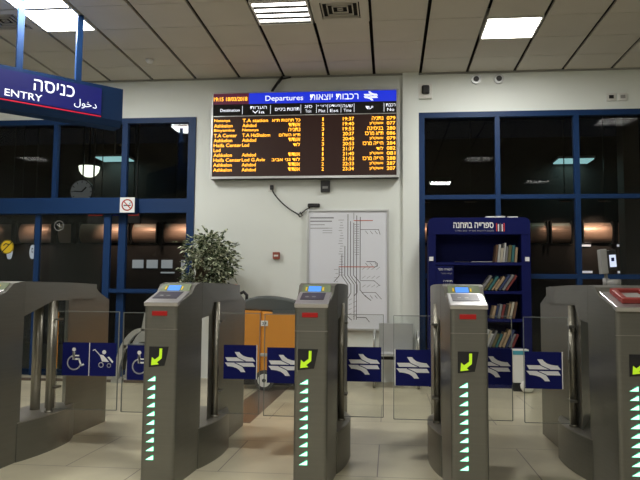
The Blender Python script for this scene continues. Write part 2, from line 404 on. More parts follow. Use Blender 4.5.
for n, (a, c) in enumerate(spans):
    t = thing('shutter_housing', 'bronze rolled shutter housing outside, %s from the left behind the %s windows' % (ORD[n if n < 6 else n - 6], 'left' if n < 6 else 'right'), 'shutter housing', ((a + c) / 2, 14.299, 2.40), group='bronze shutter housings')
    h = (c - a) / 2; m = MB(); N = 14
    pts = [(-.16 * math.cos(-PI / 2 + PI * k / N), .21 * math.sin(-PI / 2 + PI * k / N)) for k in range(N + 1)]
    m.prism(pts, -h, h, 'copper'); m.build('drum', t, smooth=False)
    for s_ in (-1, 1): MB().box(s_ * h - .012, s_ * h + .012, -.19, .0, -.23, .23, 'black').build('end_cap', t)
for n, x in enumerate((-8.9, -7.75, -6.0, -5.3, -4.4, .7, 1.6, 3.4, 4.15, 5.0)):  # lamps added to brighten the bronze housings, with small bodies to carry them
    t = thing('added_lamp', 'small added warm lamp that lights the bronze housings, %s' % (['first', 'second', 'third', 'fourth', 'fifth'][n % 5] + (' on the left' if n < 5 else ' on the right')), 'lamp', (x, 13.55, 2.95), group='added warm lamps')
    MB().box(-.12, .12, -.02, .02, 0, .03, 'black').box(-.008, .008, -.008, .008, .03, 2.05, 'black').build('housing', t)
    MB().box(-.1, .1, -.015, .015, -.008, 0, 'e_warm').build('lens', t)
    L = bpy.data.lights.new('added_light', 'SPOT'); L.energy = [5, 12, 17, 12, 20, 9, 5, 6, 26, 8][n] * 2.2; L.color = (1, .70, .50); L.spot_size = 1.1; L.spot_blend = 1; L.shadow_soft_size = .04
    lo = bpy.data.objects.new('added_light', L); C.objects.link(lo); lo.parent = t; lo.location = (0, 0, -.02); lo.rotation_euler = (math.radians(48), 0, 0)
# platform lamps
for n, (x, z, wd) in enumerate(((-5.93, 4.00, .36), (3.70, 3.84, .36))):
    t = thing('platform_lamp', ['greenish flat platform lamp beyond the left window mullion', 'bluish flat platform lamp crossing the right window mullion'][n], 'lamp', (x, 14, z), group='flat platform lamps')
    MB().box(-wd, wd, -.26, .26, 0, .05, 'grey', bev=.01).box(-.012, .012, -.012, .012, .05, 5.0 - z, 'grey').build('housing', t)
    MB().box(-wd + .02, wd - .02, -.24, .24, -.02, 0, 'e_cyan').build('diffuser', t)
    L = bpy.data.lights.new('platform_light', 'AREA'); L.size = .5; L.energy = 2; L.color = (.6, 1, .9)
    lo = bpy.data.objects.new('platform_light', L); C.objects.link(lo); lo.parent = t; lo.location = (0, 0, -.03)
t = thing('globe_lamp', 'glowing white bowl lamp above the dim platform clock', 'lamp', (-6.50, 14, 3.72))
MB().lathe([(.001, -.12), (.08, -.11), (.15, -.07), (.20, 0), (.22, .1), (.22, .11)], 'e_globe', 28).build('bowl', t)
MB().lathe([(.225, .11), (.225, .125), (.03, .15), (.015, 1.27)], 'black', 20).build('cap', t)
t = thing('platform_clock', 'large dim round clock hanging over the platform outside the left window', 'clock', (-6.46, 13.6, 3.22))
m = MB(); m.cyl((0, .06, 0), (0, 0, 0), .25, 'clockf', 36); m.build('face', t)
m = MB()
for k in range(12): a = k * PI / 6; m.line([(.19 * math.cos(a), .19 * math.sin(a)), (.23 * math.cos(a), .23 * math.sin(a))], .014, 0, 'black')
m.build('hour_marks', t)
MB().line([(0, 0), (-.17, 0.01)], .022, -.003, 'black').line([(0, 0), (.09, .09)], .03, -.003, 'black').build('hand', t)
m = MB(); ring(m, 0, 0, .255, .02, -.001, 'black', 36, th=.05); m.box(-.012, .012, .02, .044, .25, 1.785, 'black'); m.build('rim', t)
for n, (px, s_) in enumerate((((-8.14, 1.95), .8), ((-7.62, 1.96), .8))):
    t = thing('oblique_clock', ['white oblique round clock partly under the yellow sticker', 'white oblique round clock beside the left blue door post'][n], 'clock', (px[0], 13.8, px[1]), rz=math.radians(-42), group='white platform clocks')
    MB().cyl((0, .03, 0), (0, 0, 0), .15, 'ovalw', 30).build('face', t)
    MB().line([(0, 0), (0, .075)], .024, 0, 'black').line([(0, 0), (.055, -.01)], .024, 0, 'black').line([(0, .075), (.05, .06)], .02, 0, 'black').build('hand', t)
    MB().box(-.01, .01, .031, .05, 0, 3.07, 'black').build('hanger', t)
t = thing('reflection_column', 'dim column standing in for a reflection in the right windows behind the phone-like reader', 'column', (4.50, 13.0, 0))  # upright slab stands in for a faint column-like reflection in the glass
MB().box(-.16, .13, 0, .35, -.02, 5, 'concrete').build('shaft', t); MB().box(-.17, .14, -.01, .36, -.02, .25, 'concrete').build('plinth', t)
t = thing('reflected_sign', 'dim dark board standing in for a reflected sign with faint red and blue panels', 'sign', (-4.15, 9.7, 2.26))  # board takes the place of an exit sign's faint reflection in the glass
MB().box(-.36, .46, 0, .05, -.13, .13, 'outwall').build('board', t)
MB().box(-.34, -.12, -.004, 0, -.02, .1, 'red').box(.26, .44, -.004, 0, -.02, .1, 'red').box(-.08, .2, -.004, 0, -.02, .1, 'bluesh').build('colour_field', t)
m = MB(); put_text(m, 'H', -.28, -.18, .01, .07, -.006, 'grey'); put_text(m, heb('יציאה'), -.03, .15, .01, .07, -.006, 'grey'); put_text(m, '<', .31, .39, .01, .07, -.006, 'grey'); m.build('lettering', t)
MB().box(-.3, -.28, .02, .04, .13, 2.74, 'black').box(.38, .40, .02, .04, .13, 2.74, 'black').build('hanger', t)

# ------------------------------------------------------------------ entry sign
t = thing('entry_sign', 'blue lit entry sign hung diagonally from the ceiling on two posts', 'sign', (-3.72, 6.01, 0), rz=math.radians(45.1))
m = MB(); m.prism([(0.0, 2.925), (0.0, 3.275), (.22, 3.275), (.22, 2.86), (.05, 2.86)], -.80, 1.235, 'blue', 'x'); m.build('case', t)
MB().box(-.62, 1.0, -.008, 0, 2.955, 3.235, 'e_signblue').build('lit_panel', t)
MB().box(-.62, 1.0, -.010, 0, 2.932, 2.942, 'e_red').build('red_line', t)
m = MB(); put_text(m, heb('כניסה'), .315, .715, 3.08, 3.195, -.010, 'e_white', .004)
put_text(m, 'ENTRY', .05, .40, 2.978, 3.045, -.010, 'e_white', .006)
put_text(m, '\ufedd\ufeee\ufea7\ufea9', .715, .95, 2.985, 3.08, -.010, 'e_white', .0); m.build('lettering', t)
for u in (.185, .765):
    MB().box(u - .03, u + .03, .03, .07, 3.275, HC - .001, 'blue').build('hanging_post', t)

# ------------------------------------------------------------------ departure board
t = thing('departure_board', 'wide electronic departure board with amber train times on the white wall', 'departure board', (0, 8.60, 0))
bx0, bx1, bz0, bz1 = -2.335, .118, 2.593, 3.742
m = MB(); m.box(bx0, bx1, .012, .13, bz0, bz1, 'black')
fr = .028
for a in ((bx0, bx1, bz0, bz0 + fr), (bx0, bx1, bz1 - .012, bz1), (bx0, bx0 + .018, bz0 + fr, bz1 - .012), (bx1 - fr, bx1, bz0 + fr, bz1 - .012)): m.box(a[0], a[1], -.008, .012, a[2], a[3], 'alu')
m.build('frame', t)
MB().box(-1.84, .088, .004, .012, 3.585, 3.728, 'e_blue').build('header_panel', t)
MB().box(bx0 + .02, -1.84, .004, .012, 3.585, 3.728, mat('header_maroon', (.05, .01, .03), .5, emit=(.16, .01, .05), es=.35)).build('clock_panel', t)
MB().box(bx0 + .02, .088, .004, .012, 3.43, 3.585, 'dark').build('column_heading_panel', t)
MB().box(bx0 + .02, .088, .004, .012, bz0 + .03, 3.42, 'scr').build('led_screen', t)
MB().box(bx0 + .02, .088, .002, .012, 3.42, 3.43, 'alu').build('divider_bar', t)
m = MB(); yy = .002
put_text(m, 'Departures', -1.62, -1.12, 3.60, 3.69, yy, 'e_white', .01); m.build('title_lettering', t); m = MB()
put_text(m, heb('רכבות יוצאות'), -1.03, -.40, 3.620, 3.695, yy, 'e_white', .006); m.build('title_lettering', t); m = MB()
def rail_logo(m, cx, cz, s, y, mt, th=.002, gap='bluest'):
    # two bars, each bending in an S across the other
    for k in (1, -1):
        P = lambda L: [(cx + k * a * s, cz + k * c * s) for a, c in L]
        m.poly(P([(-.46, .135), (.38, .135), (.47, .022), (-.395, .022)]), y, mt, th)
        m.poly(P([(-.17, .30), (-.03, .30), (.02, .24), (.10, .185), (.22, .15), (.34, .134), (-.06, .134), (-.10, .19)]), y, mt, th)
        m.line(P([(-.16, .18), (-.06, .125), (.06, .07), (.16, .03)]), .022 * s, y - th, gap, .0005)
rail_logo(m, -.24, 3.657, .20, yy, 'e_white', .0015, 'e_blue'); m.build('logo', t)
cols = [(-2.22, -1.96, ['Destination']), (-1.82, -1.60, [heb('הערות'), 'Via']), (-1.49, -1.17, [heb('תחנות ביניים')]), (-1.10, -1.0, [heb('סוג'), 'Train']), (-.93, -.815, [heb('רציף'), 'Plat']), (-.785, -.64, [heb('מעודכן'), 'Est']), (-.605, -.475, [heb('שעה'), 'Time']), (-.11, -.02, [heb('יעד')]), (-.045, .075, [heb('רכבת'), 'No'])]
cols[7] = (-.305, -.21, [heb('יעד')])
for a, c, ls in cols:
    m = MB()
    if len(ls) == 1: put_text(m, ls[0], a, c, 3.485, 3.525, yy, 'e_white', .01)
    else:
        put_text(m, ls[0], a, c, 3.515, 3.553, yy, 'e_white', .004); m.build('column_heading', t); m = MB(); e = (c - a) * .12; put_text(m, ls[1], a + e, c - e, 3.455, 3.495, yy, 'e_white', .004)
    m.build('column_heading', t)
m = MB()
for x in (-1.925, -1.55, -1.15, -.945, -.80, -.625, -.455, -.07): m.line([(x, 3.45), (x, 3.56)], .005, yy + .002, 'e_white', .001)
m.build('column_dividers', t)
rows = [('Netanya', 'T.A station', 'כל תחנות ת״א', '1', '19:37', 'נתניה', '079'), ('Ashkelon', 'Ashdod', 'אשדוד', '2', '19:40', 'אשקלון', '077'), ('Binyamina', 'Netanya', 'נתניה', '3', '19:53', 'בנימינה', '280'),
        ('T.A Center', 'T.A HaShalom', 'ת״א השלום', '1', '20:37', 'ת״א מרכז', '086'), ('Ashkelon', 'Ashdod', 'אשדוד', '2', '20:40', 'אשקלון', '079'), ('Haifa Center', 'Lod', 'לוד', '3', '20:53', 'חיפה מרכז', '284'),
        ('Lod', '', '', '1', '21:37', 'לוד', '082'), ('Ashkelon', 'Ashdod', 'אשדוד', '1', '21:40', 'אשקלון', '081'), ('Haifa Center', 'Lod G.Aviv', 'לוד גני אביב', '3', '21:53', 'חיפה מרכז', '288'),
        ('Ashkelon', 'Ashdod', 'אשדוד', '2', '22:33', 'אשקלון', '287'), ('Ashkelon', 'Ashdod', 'אשדוד', '2', '23:34', 'אשקלון', '207')]
CW = .0325
m = MB(); put_text(m, '19:15 18/03/2018', -2.31, -1.86, 3.628, 3.682, yy, 'e_amber', .01); m.build('clock_lettering', t)
def entry(tx, a, c, z0, z1):
    q = MB(); put_text(q, tx, a, c, z0, z1, yy, 'e_amber', .008); q.build('timetable_entry', t)
for n, (d_, v_, hv, pl, ti, he, no) in enumerate(rows):
    zc = 3.362 - n * .0652; z0, z1 = zc - .022, zc + .024
    entry(d_, -2.30, -2.30 + CW * len(d_) * .95, z0, z1)
    if v_: entry(v_, -1.92, -1.92 + CW * len(v_) * .95, z0, z1)
    if hv: entry(heb(hv), -1.155 - CW * len(hv) * .95, -1.155, z0, z1)
    entry(pl, -.866 if pl == '1' else -.873, -.850 if pl == '1' else -.843, z0, z1)
    entry(ti, -.60, -.455, z0, z1)
    entry(heb(he), -.06 - .02 - CW * len(he) * .9, -.06 - .02, z0, z1)
    entry(no, -.035, .075, z0, z1)
m = MB(); m.tube([(-1.42, D - .02, HC - .01), (-1.46, D - .06, 3.90), (-1.53, D - .06, 3.80), (-1.55, D - .06, 3.764)], .018, 'black'); m.tube([(-1.30, D - .03, HC - .02), (-1.42, D - .04, 3.94), (-1.46, D - .05, 3.88)], .01, 'black')
tag(m.build('board_cable'), 'short black cable running from the ceiling to the departure board', 'cable')

# small wall fittings
t = thing('wall_outlet', 'small white wall outlet with black plug under the departure board', 'outlet', (-1.54, D, 2.49))
MB().box(-.045, .045, -.012, 0, -.05, .05, 'whitepl', bev=.004).build('plate', t); MB().box(-.02, .025, -.05, -.012, -.03, .03, 'black', bev=.006).build('plug', t)
m = MB(); P = [(-1.53, D - .045, 2.455)]
for k in range(1, 15):
    f = k / 14; P.append((-1.53 + .34 * f, D - .02, 2.45 - .31 * (f ** .8) - .02 * math.sin(f * PI)))
P += [(-1.16, D - .02, 2.10), (-1.13, D - .02, 2.12), (-1.16, D - .02, 2.165), (-1.18, D - .02, 2.14), (-1.14, D - .02, 2.15), (-1.08, D - .02, 2.20), (-1.03, D - .02, 2.225)]
m.tube(P, .008, 'black', 8); t = thing('hanging_lead', 'thin black lead drooping from the outlet to an adapter above the map', 'cable', (0, 0, 0)); m.build('cord', t)
m = MB(); m.box(-1.06, -.90, D - .05, D - .005, 2.225, 2.275, 'black', bev=.012); m.build('adapter', t)
t = thing('wall_switch_box', 'small black square box on the wall centred below the board', 'switch', (-.832, D, 2.50))
MB().box(-.06, .06, -.04, 0, -.075, .075, 'black', bev=.006).build('box', t); m = MB(); m.box(-.035, .035, -.043, -.04, -.03, .0, 'grey'); m.build('button', t)
t = thing('fire_alarm_button', 'small square red-brown fire alarm button on the white wall', 'fire alarm', (-1.465, D, 1.595))
MB().box(-.045, .045, -.05, 0, -.045, .045, 'brown', bev=.006).build('housing', t); MB().box(-.028, .028, -.054, -.05, -.012, .01, 'whitepl').build('press_glass', t)
t = thing('wall_siren', 'white box unit with black face high on the wall beside the pillar', 'sensor', (.46, D, 3.735))
MB().box(-.09, .09, -.05, 0, -.10, .10, 'whitepl', bev=.01).build('housing', t); MB().box(-.045, .055, -.09, -.05, -.05, .07, 'black', bev=.02).build('camera_head', t)
m = MB(); m.tube([(.37, D - .055, HC - .005), (.39, D - .06, 3.92), (.44, D - .06, 3.87), (.47, D - .07, 3.83)], .014, 'black'); m.build('cable', t)
for n, x in enumerate((1.113, 1.401)):
    t = thing('wall_speaker', ['left of two round black-centred speakers above the right windows', 'right of two round black-centred speakers above the right windows'][n], 'speaker', (x, D, 3.882), group='round wall speakers')
    MB().cyl((0, 0, 0), (0, -.03, 0), .062, 'alu', 28).build('rim', t); MB().cyl((0, -.03, 0), (0, -.036, 0), .036, 'black', 24).build('grille', t)
for n, x in enumerate((2.785, 2.925)):
    t = thing('socket', ['left of the twin sockets high on the wall right of the speakers', 'right of the twin sockets high on the wall right of the speakers'][n], 'socket', (x, D, 3.612), group='twin high sockets')
    MB().box(-.055, .055, -.02, 0, -.05, .05, 'whitepl', bev=.006).build('plate', t); MB().box(-.028, .028, -.028, -.02, -.02, .022, 'black' if n == 0 else 'grey').build('insert', t)

# ------------------------------------------------------------------ rail map
t = thing('rail_map', 'framed white rail network map hung on the wall', 'map', (0, D - .03, 0))
mx0, mx1, mz0, mz1 = -1.062, -.008, .64, 2.19
m = MB(); f_ = .028
for a in ((mx0, mx1, mz0, mz0 + f_), (mx0, mx1, mz1 - f_ * .6, mz1), (mx0, mx0 + f_ * .8, mz0 + f_, mz1 - f_ * .6), (mx1 - f_ * .8, mx1, mz0 + f_, mz1 - f_ * .6)): m.box(a[0], a[1], -.02, .03, a[2], a[3], 'alu')
m.build('frame', t)
def mp_(px, py): return (-1.059 + (px / 3.43 - 8) / 81 * 1.053, 2.185 - (py / 3.43 - 10.5) / 120 * 1.545)
def ml(pts, wd=.008, mt='maproute'): m.line([mp_(*p) for p in pts], wd, -.002, mt, .001)
m = MB(); m.box(mx0 + .01, mx1 - .01, -.002, .03, mz0 + .01, mz1 - .01, 'mapface')
ml([(166, 50), (166, 225), (166, 260), (188, 290), (188, 410)]); ml([(175, 75), (175, 260), (198, 292), (198, 318), (188, 330)]); ml([(186, 80), (186, 260), (208, 285), (208, 310), (225, 330), (245, 345)])
ml([(196, 55), (196, 410)]); ml([(208, 60), (208, 275)]); ml([(156, 160), (156, 262), (177, 292), (177, 320), (166, 340), (166, 400), (180, 412)]); ml([(146, 190), (146, 262), (167, 292), (167, 325), (150, 345)])
ml([(137, 235), (137, 262), (120, 282)]); ml([(230, 213), (258, 213), (266, 220), (266, 228), (255, 232)]); ml([(208, 278), (255, 278), (275, 295)], .006); ml([(215, 318), (260, 318), (280, 340)], .006)
ml([(208, 103), (270, 103), (275, 120)], .006); ml([(196, 403), (228, 403), (240, 418)]); ml([(186, 68), (186, 45)], .005)
for k in range(9): ml([(226 + k % 3 * 16, 108 + k // 3 * 110), (234 + k % 3 * 16, 118 + k // 3 * 110)], .005)
ml([(186, 72), (250, 72)], .011, 'mapred'); ml([(137, 231), (255, 231)], .011, 'mapred')
for k in range(4): ml([(38, 62 + k * 12), (38 + [78, 72, 48, 60][k], 62 + k * 12)], [.018, .016, .009, .009][k], 'mapgrey')
for k in range(3): ml([(80, 98 + k * 8), (112, 98 + k * 8)], .006, 'mapgrey')
for k in range(22):
    y_ = 70 + k * 9; ml([(134 + (k * 7) % 9, y_), (152 - (k * 5) % 7, y_)], .006, 'mapgrey')
for k in range(14): ml([(188 + (k * 3) % 4, 85 + k * 8), (204, 85 + k * 8)], .006, 'mapgrey')
for k in range(12): ml([(215 + k % 4 * 16, 240 + k // 4 * 30), (226 + k % 4 * 16, 232 + k // 4 * 30)], .005, 'mapgrey')
for k in range(10): ml([(120 + (k * 5) % 9, 240 + k * 14), (133, 240 + k * 14)], .005, 'mapgrey')
for k in range(8): ml([(170 + k % 2 * 15, 345 + k * 8), (180 + k % 2 * 15, 340 + k * 8)], .005, 'mapgrey')
m.build('map_sheet', t)

# ------------------------------------------------------------------ bookcase
SX0, SX1, SY0, SY1, SH = .472, 1.688, 8.36, 8.70, 2.045
t = thing('blue_bookcase', 'tall blue metal lending bookcase full of books against the right windows', 'bookcase', (0, 0, 0))
m = MB(); m.box(SX0, SX0 + .09, SY0, SY1, 0, 1.96, 'bluesh'); m.box(SX1 - .105, SX1, SY0, SY1, 0, 1.96, 'bluesh'); m.box(SX0 + .09, SX1 - .105, SY1 - .02, SY1, 0.1, 1.85, 'bluesh')
r = .07; pts = [(SX0, 1.84)] + [(SX0 + r - r * math.cos(a), SH - r + r * math.sin(a)) for a in [k * PI / 12 for k in range(7)]] + [(SX1 - r + r * math.sin(a), SH - r + r * math.cos(a)) for a in [k * PI / 12 for k in range(7)]] + [(SX1, 1.84)]
m.prism(pts, SY0 - .005, SY1 - .03, 'bluesh', 'y'); m.box(SX0 + .09, SX1 - .105, SY0, SY1 - .02, 0, .12, 'bluesh'); m.build('case', t)
ZS = [1.50, 1.155, .82, .475]
for z in ZS: MB().box(SX0 + .09, SX1 - .105, SY0, SY1 - .02, z - .035, z, 'bluesh').build('shelf', t)
MB().box(SX0 + .09, SX0 + .30, SY0 - .004, SY0 + .006, 1.195, 1.455, 'bluesh').build('info_panel', t)
m = MB(); y_ = SY0 - .007
put_text(m, heb('ספרייה בתחנה'), .775, 1.255, 1.915, 1.985, y_, 'white', .02); put_text(m, heb('מקום ליהנות מספר טוב בדרך'), .79, 1.255, 1.868, 1.895, y_, 'grey', .005); m.build('title_lettering', t)
m = MB()
for k, c in enumerate(('red', 'white', 'slate', 'white', 'red')): m.box(1.285 + k * .022, 1.298 + k * .022, y_ - .002, y_, 1.875, 1.975 - (k % 2) * .012, c)
m.build('books_emblem', t)
m = MB()
put_text(m, heb('השאירו ספר'), .585, .755, 1.40, 1.425, y_, 'white'); put_text(m, heb('קחו ספר'), .62, .755, 1.35, 1.37, y_, 'grey'); put_text(m, heb('תודה'), .65, .755, 1.26, 1.28, y_, 'white'); put_text(m, heb('ותהנו'), .65, .755, 1.225, 1.245, y_, 'grey'); m.build('info_lettering', t)
for x in (SX0 + .035, SX1 - .04): MB().box(x - .025, x + .025, SY0 - .008, SY0, 1.515, 1.565, 'white').build('white_tag', t)

def book(x, z, h, wd, lean, colr, label, grp, flat=False, dep=.2):
    m = MB(); c = 'book_' + colr
    if not flat:
        xf = Matrix.Translation((x, 0, z)) @ Matrix.Rotation(lean, 4, 'Y')
        if lean > 0: ofs = -wd
        else: ofs = 0
        a, bb = (ofs, ofs + wd)
        m.box(a, bb, SY0 + .03, SY0 + .034, 0.001, h, c, xf=xf); m.box(a, a + .003, SY0 + .03, SY0 + .03 + dep, 0.001, h, c, xf=xf); m.box(bb - .003, bb, SY0 + .03, SY0 + .03 + dep, 0.001, h, c, xf=xf)
        m.box(a + .003, bb - .003, SY0 + .034, SY0 + .025 + dep, .005, h - .006, 'pages', xf=xf)
    else:
        m.box(x, x + h, SY0 + .03, SY0 + .034, z, z + wd, c); m.box(x, x + h, SY0 + .03, SY0 + .03 + dep, z, z + .003, c); m.box(x, x + h, SY0 + .03, SY0 + .03 + dep, z + wd - .003, z + wd, c)
        m.box(x + .005, x + h - .006, SY0 + .034, SY0 + .025 + dep, z + .003, z + wd - .003, 'pages')
    o = m.build('book'); tag(o, label, 'book', grp)
rnd = random.Random(3)
cn = ['brown', 'tan', 'cream', 'grey', 'dark red', 'white', 'tan', 'brown', 'olive', 'black', 'cream', 'dark blue', 'brown', 'teal', 'tan', 'white', 'grey']
def shelf_row(z, x0, x1, hmin, hmax, leans, sname, off):
    x = x0; n = 0
    while True:
        wd = rnd.uniform(.022, .038); ln = leans(n); h = rnd.uniform(hmin, hmax)
        stepx = wd / max(.5, math.cos(ln)) + .003
        if x + wd + h * math.sin(max(ln, 0)) + .012 > x1 or n > 16: break
        col = cn[(n * 5 + off) % len(cn)]
        zz = z + .001
        book(x + wd * (1 if ln > 0 else 0), zz, h, wd, ln, col, '%s-covered book, %s from the left in the leaning row on the %s' % (col, ORD[n], sname), 'leaning books on the ' + sname)
        x += stepx; n += 1
shelf_row(1.50, 1.27, 1.58, .17, .25, lambda n: .10, 'top shelf', 0)
shelf_row(1.155, 1.09, 1.58, .16, .23, lambda n: .6, 'second shelf', 3)
shelf_row(.82, 1.22, 1.58, .15, .21, lambda n: .20, 'third shelf', 6)
shelf_row(.475, .84, 1.575, .17, .23, lambda n: .42, 'fourth shelf', 9)
for n, (x, z, h, wd, col, lab) in enumerate([(1.0, 1.50, .24, .012, 'white', 'thin white pamphlet lying flat left of the books on the top shelf'), (.80, 1.50, .17, .008, 'grey', 'thin grey pamphlet lying flat far left on the top shelf'),
        (.80, 1.155, .26, .03, 'grey', 'grey book lying flat on the second shelf'), (.84, 1.185, .2, .025, 'cream', 'cream book lying on top of the grey one on the second shelf'),
        (1.22, .82, .001, .001, 'white', '')]):
    if lab: book(x, z + .002, h, wd, 0, col, lab, 'books lying flat in the bookcase', True)
# stack under the upright row of the third shelf, papers
for n, (x, h, zz, col) in enumerate([(.95, .20, .82, 'white'), (.97, .17, .848, 'grey'), (.93, .2, .87, 'cream')]):
    book(x, zz + .002, h, .022, 0, col, 'flat %s book, %s of the stack left on the third shelf' % (col, ['lowest', 'middle', 'topmost'][n]), 'flat stack on the third shelf', True)
m = MB(); m.box(1.17, 1.40, SY0 + .02, SY0 + .2, SH + .0005, SH + .018, 'white'); tag(m.build('paper_stack'), 'flat stack of white papers on top of the blue bookcase, left of the leaflet', 'papers')
m = MB(); m.box(1.43, 1.55, SY0 + .02, SY0 + .2, SH + .0005, SH + .014, 'white'); tag(m.build('leaflet'), 'small white leaflet on the bookcase top near its right end', 'leaflet')
t = thing('white_carton', 'white carton with blue and green stripes on the floor before the bookcase', 'carton', (1.51, 8.18, 0))
MB().box(-.09, .09, -.07, .07, .10, .48, 'whitepl', bev=.004).build('box', t); MB().box(-.091, .091, -.072, -.069, .42, .465, mat('stripe_teal', (.05, .30, .40), .5)).build('stripe', t)
MB().box(-.08, .08, -.06, .06, 0, .10, 'black').build('base', t)
m = MB(); m.lathe([(.001, 0), (.05, .012), (.075, .05), (.08, .085), (.06, .12), (.03, .14), (.001, .142)], 'whitepl', 24)
o = m.build('plastic_jug'); o.location = (1.56, 8.02, 0); tag(o, 'small round pale plastic jug on the floor in front of the white carton', 'jug')

# ------------------------------------------------------------------ benches
def bench(X, Y, label, seats=1):
    t = thing('steel_bench', label, 'bench', (X, Y, 0), group=None)
    sw = .52
    for k in range(seats):
        a = k * sw
        m = MB(); m.prism([(.20, .74), (.215, .745), (.235, .36), (.20, .36)], a + .06, a + .48, 'perf', 'x'); m.build('backrest', t)
        m = MB(); m.prism([(-.24, .40), (-.20, .425), (.20, .37), (.21, .355), (-.20, .40), (-.24, .385)], a + .06, a + .48, 'perf', 'x'); m.build('seat', t)
    for k in range(seats + 1):
        a = k * sw + .01
        P = [(a, .22, .58)] + [(a, .0 + .22 * math.cos(q), .52 + .14 * math.sin(q)) for q in [PI * j / 10 for j in range(1, 10)]] + [(a, -.22, .42)]
        MB().tube(P, .014, 'alu', 8).build('armrest', t)
        MB().tube([(a, -.28, .015), (a, -.2, .12), (a, -.05, .26), (a, 0, .33)], .018, 'pole', 8).tube([(a, .26, .015), (a, .18, .15), (a, 0, .33)], .018, 'pole', 8).build('leg', t)
    MB().box(-.01, seats * sw + .03, -.03, .03, .315, .35, 'black').build('beam', t)
    return t
bench(-.19, 8.38, 'grey perforated steel bench seat against the wall below the map')
# curved bench at the left entrance
t = thing('curved_steel_seat', 'pale curved steel seat frame standing by the left entrance windows', 'seat', (-3.34, 8.30, 0))
for dy in (-.19, .19):
    dx = 0; m = MB(); pts = []
    for k in range(13):
        f = k / 12; a = PI * .5 * f; pts.append((.0 + dx + .34 * (1 - math.cos(a)) , .05 + .62 * math.sin(a)))
    L_ = [(p[0] - .012, p[1]) for p in pts]; R_2 = [(p[0] + .05, p[1] - .03) for p in pts][::-1]
    m.prism(L_ + R_2, dy - .03, dy + .03, 'alu', 'y'); m.box(-.04 + dx, .1 + dx, dy - .03, dy + .03, 0, .05, 'alu'); m.build('curved_leg', t)
MB().prism([(.30, .50), (.36, .86), (.44, .86), (.38, .50)], -.22, .22, 'alu', 'y').build('backrest', t)
MB().box(.10, .50, -.22, .22, .42, .46, 'alu').build('seat', t)

# ------------------------------------------------------------------ potted plant
t = thing('potted_ficus', 'bushy variegated potted plant standing before the wall left of the map', 'plant', (-2.53, 8.18, 0))
MB().lathe([(.15, 0), (.17, .02), (.21, .36), (.225, .37), (.225, .40), (.20, .40)], 'pot', 32).build('pot', t)
MB().lathe([(.001, .37), (.198, .372), (.199, .385), (.001, .39)], 'soil', 24).build('soil', t)
m = MB(); rp = random.Random(5); twigs = []
SH_X = .30
for k in range(3): m.tube([(-.04 + .04 * k, 0, .38), (.02 + .04 * k, .02 * k, .75), (.12 + .1 * k, -.02 * k, 1.15), (.2 + .06 * k, 0, 1.4)], .013, 'bark', 8)
for k in range(52):
    while True:
        p = (rp.uniform(-.33, .33), rp.uniform(-.24, .2), rp.uniform(-.46, .40)); q = (p[0] / .33) ** 2 + (p[1] / .26) ** 2 + (p[2] / .44) ** 2
        if .3 < q < 1: break
    e = (SH_X + p[0] * .9, p[1] * .9, 1.46 + p[2] * .9); b0 = (.16 + rp.uniform(-.04, .06), 0, 1.15 + .1 * rp.random())
    m.tube([b0, ((b0[0] + e[0]) / 2, e[1] / 2, (b0[2] + e[2]) / 2 + .04), e], .005, 'bark', 5); twigs.append(e)
m.build('stem', t)
m = MB()
def leaf(p, d, L, wd):
    d = Vector(d).normalized(); s_ = d.cross(Vector((rp.uniform(-.5, .5), rp.uniform(-.5, .5), 1))).normalized(); n_ = s_.cross(d)
    p = Vector(p); q = [p, p + d * L * .35 + s_ * wd + n_ * .008, p + d * L * .7 + s_ * wd * .75, p + d * L - Vector((0, 0, .012)), p + d * L * .7 - s_ * wd * .75, p + d * L * .35 - s_ * wd + n_ * .008]
    vs_ = [m.bm.verts.new(x) for x in q]; c = m.bm.verts.new(p + d * L * .5 - n_ * .006)
    for k in range(6): m._f([vs_[k], vs_[(k + 1) % 6], c], 'leaf')
for c in twigs:
    for k in range(30):
        d = Vector((rp.gauss(0, 1), rp.gauss(0, 1), rp.gauss(0, 1))); p = Vector(c) + d * .048
        if p.y > .42: p.y = .42
        leaf(p, (d.x + (c[0] - SH_X) * 3, d.y - .3, d.z * .7 - .15), rp.uniform(.06, .10), rp.uniform(.016, .026))
m.build('foliage', t)

# ------------------------------------------------------------------ floor scrubber
t = thing('floor_scrubber', 'orange floor cleaning machine with dark dome parked by the wall', 'cleaning machine', (-1.20, 8.02, 0))
m = MB(); m.prism([(-.62, .16), (-.62, .91), (-.28, .90), (-.28, .16)], -.26, .26, 'orange', 'y'); m.build('rear_tank', t)
m = MB(); m.prism([(-.275, .20), (-.275, .895), (.45, .86), (.60, .70), (.62, .20)], -.27, .27, 'orange2' if False else 'orange', 'y', bev_edges=lambda a, c: abs(a.y - c.y) < 1e-4 and a.y < 0, bev=.02); m.build('body', t)
MB().box(-.285, -.27, -.275, .26, .17, .895, 'orange2').build('seam_strip', t)
m = MB(); pts = [(-.60, .905)] + [(-.60 + 1.08 * k / 12, .905 + .17 * math.sin(PI * (k / 12) ** .62)) for k in range(1, 12)] + [(.50, .885), (.50, .86)]
m.prism(pts, -.20, .20, 'slate', 'y', bev_edges=lambda a, c: abs(a.y - c.y) < 1e-4, bev=.03); m.build('dome_cover', t)
MB().box(-.14, .58, -.272, .25, .87, .91, 'slate').build('deck', t)
m = MB(); m.tube([(-.60, 0, .88), (-.63, 0, 1.0), (-.60, 0, 1.09), (-.54, 0, 1.12), (-.50, 0, 1.08), (-.50, 0, .98)], .02, 'black', 8); m.build('handle', t)
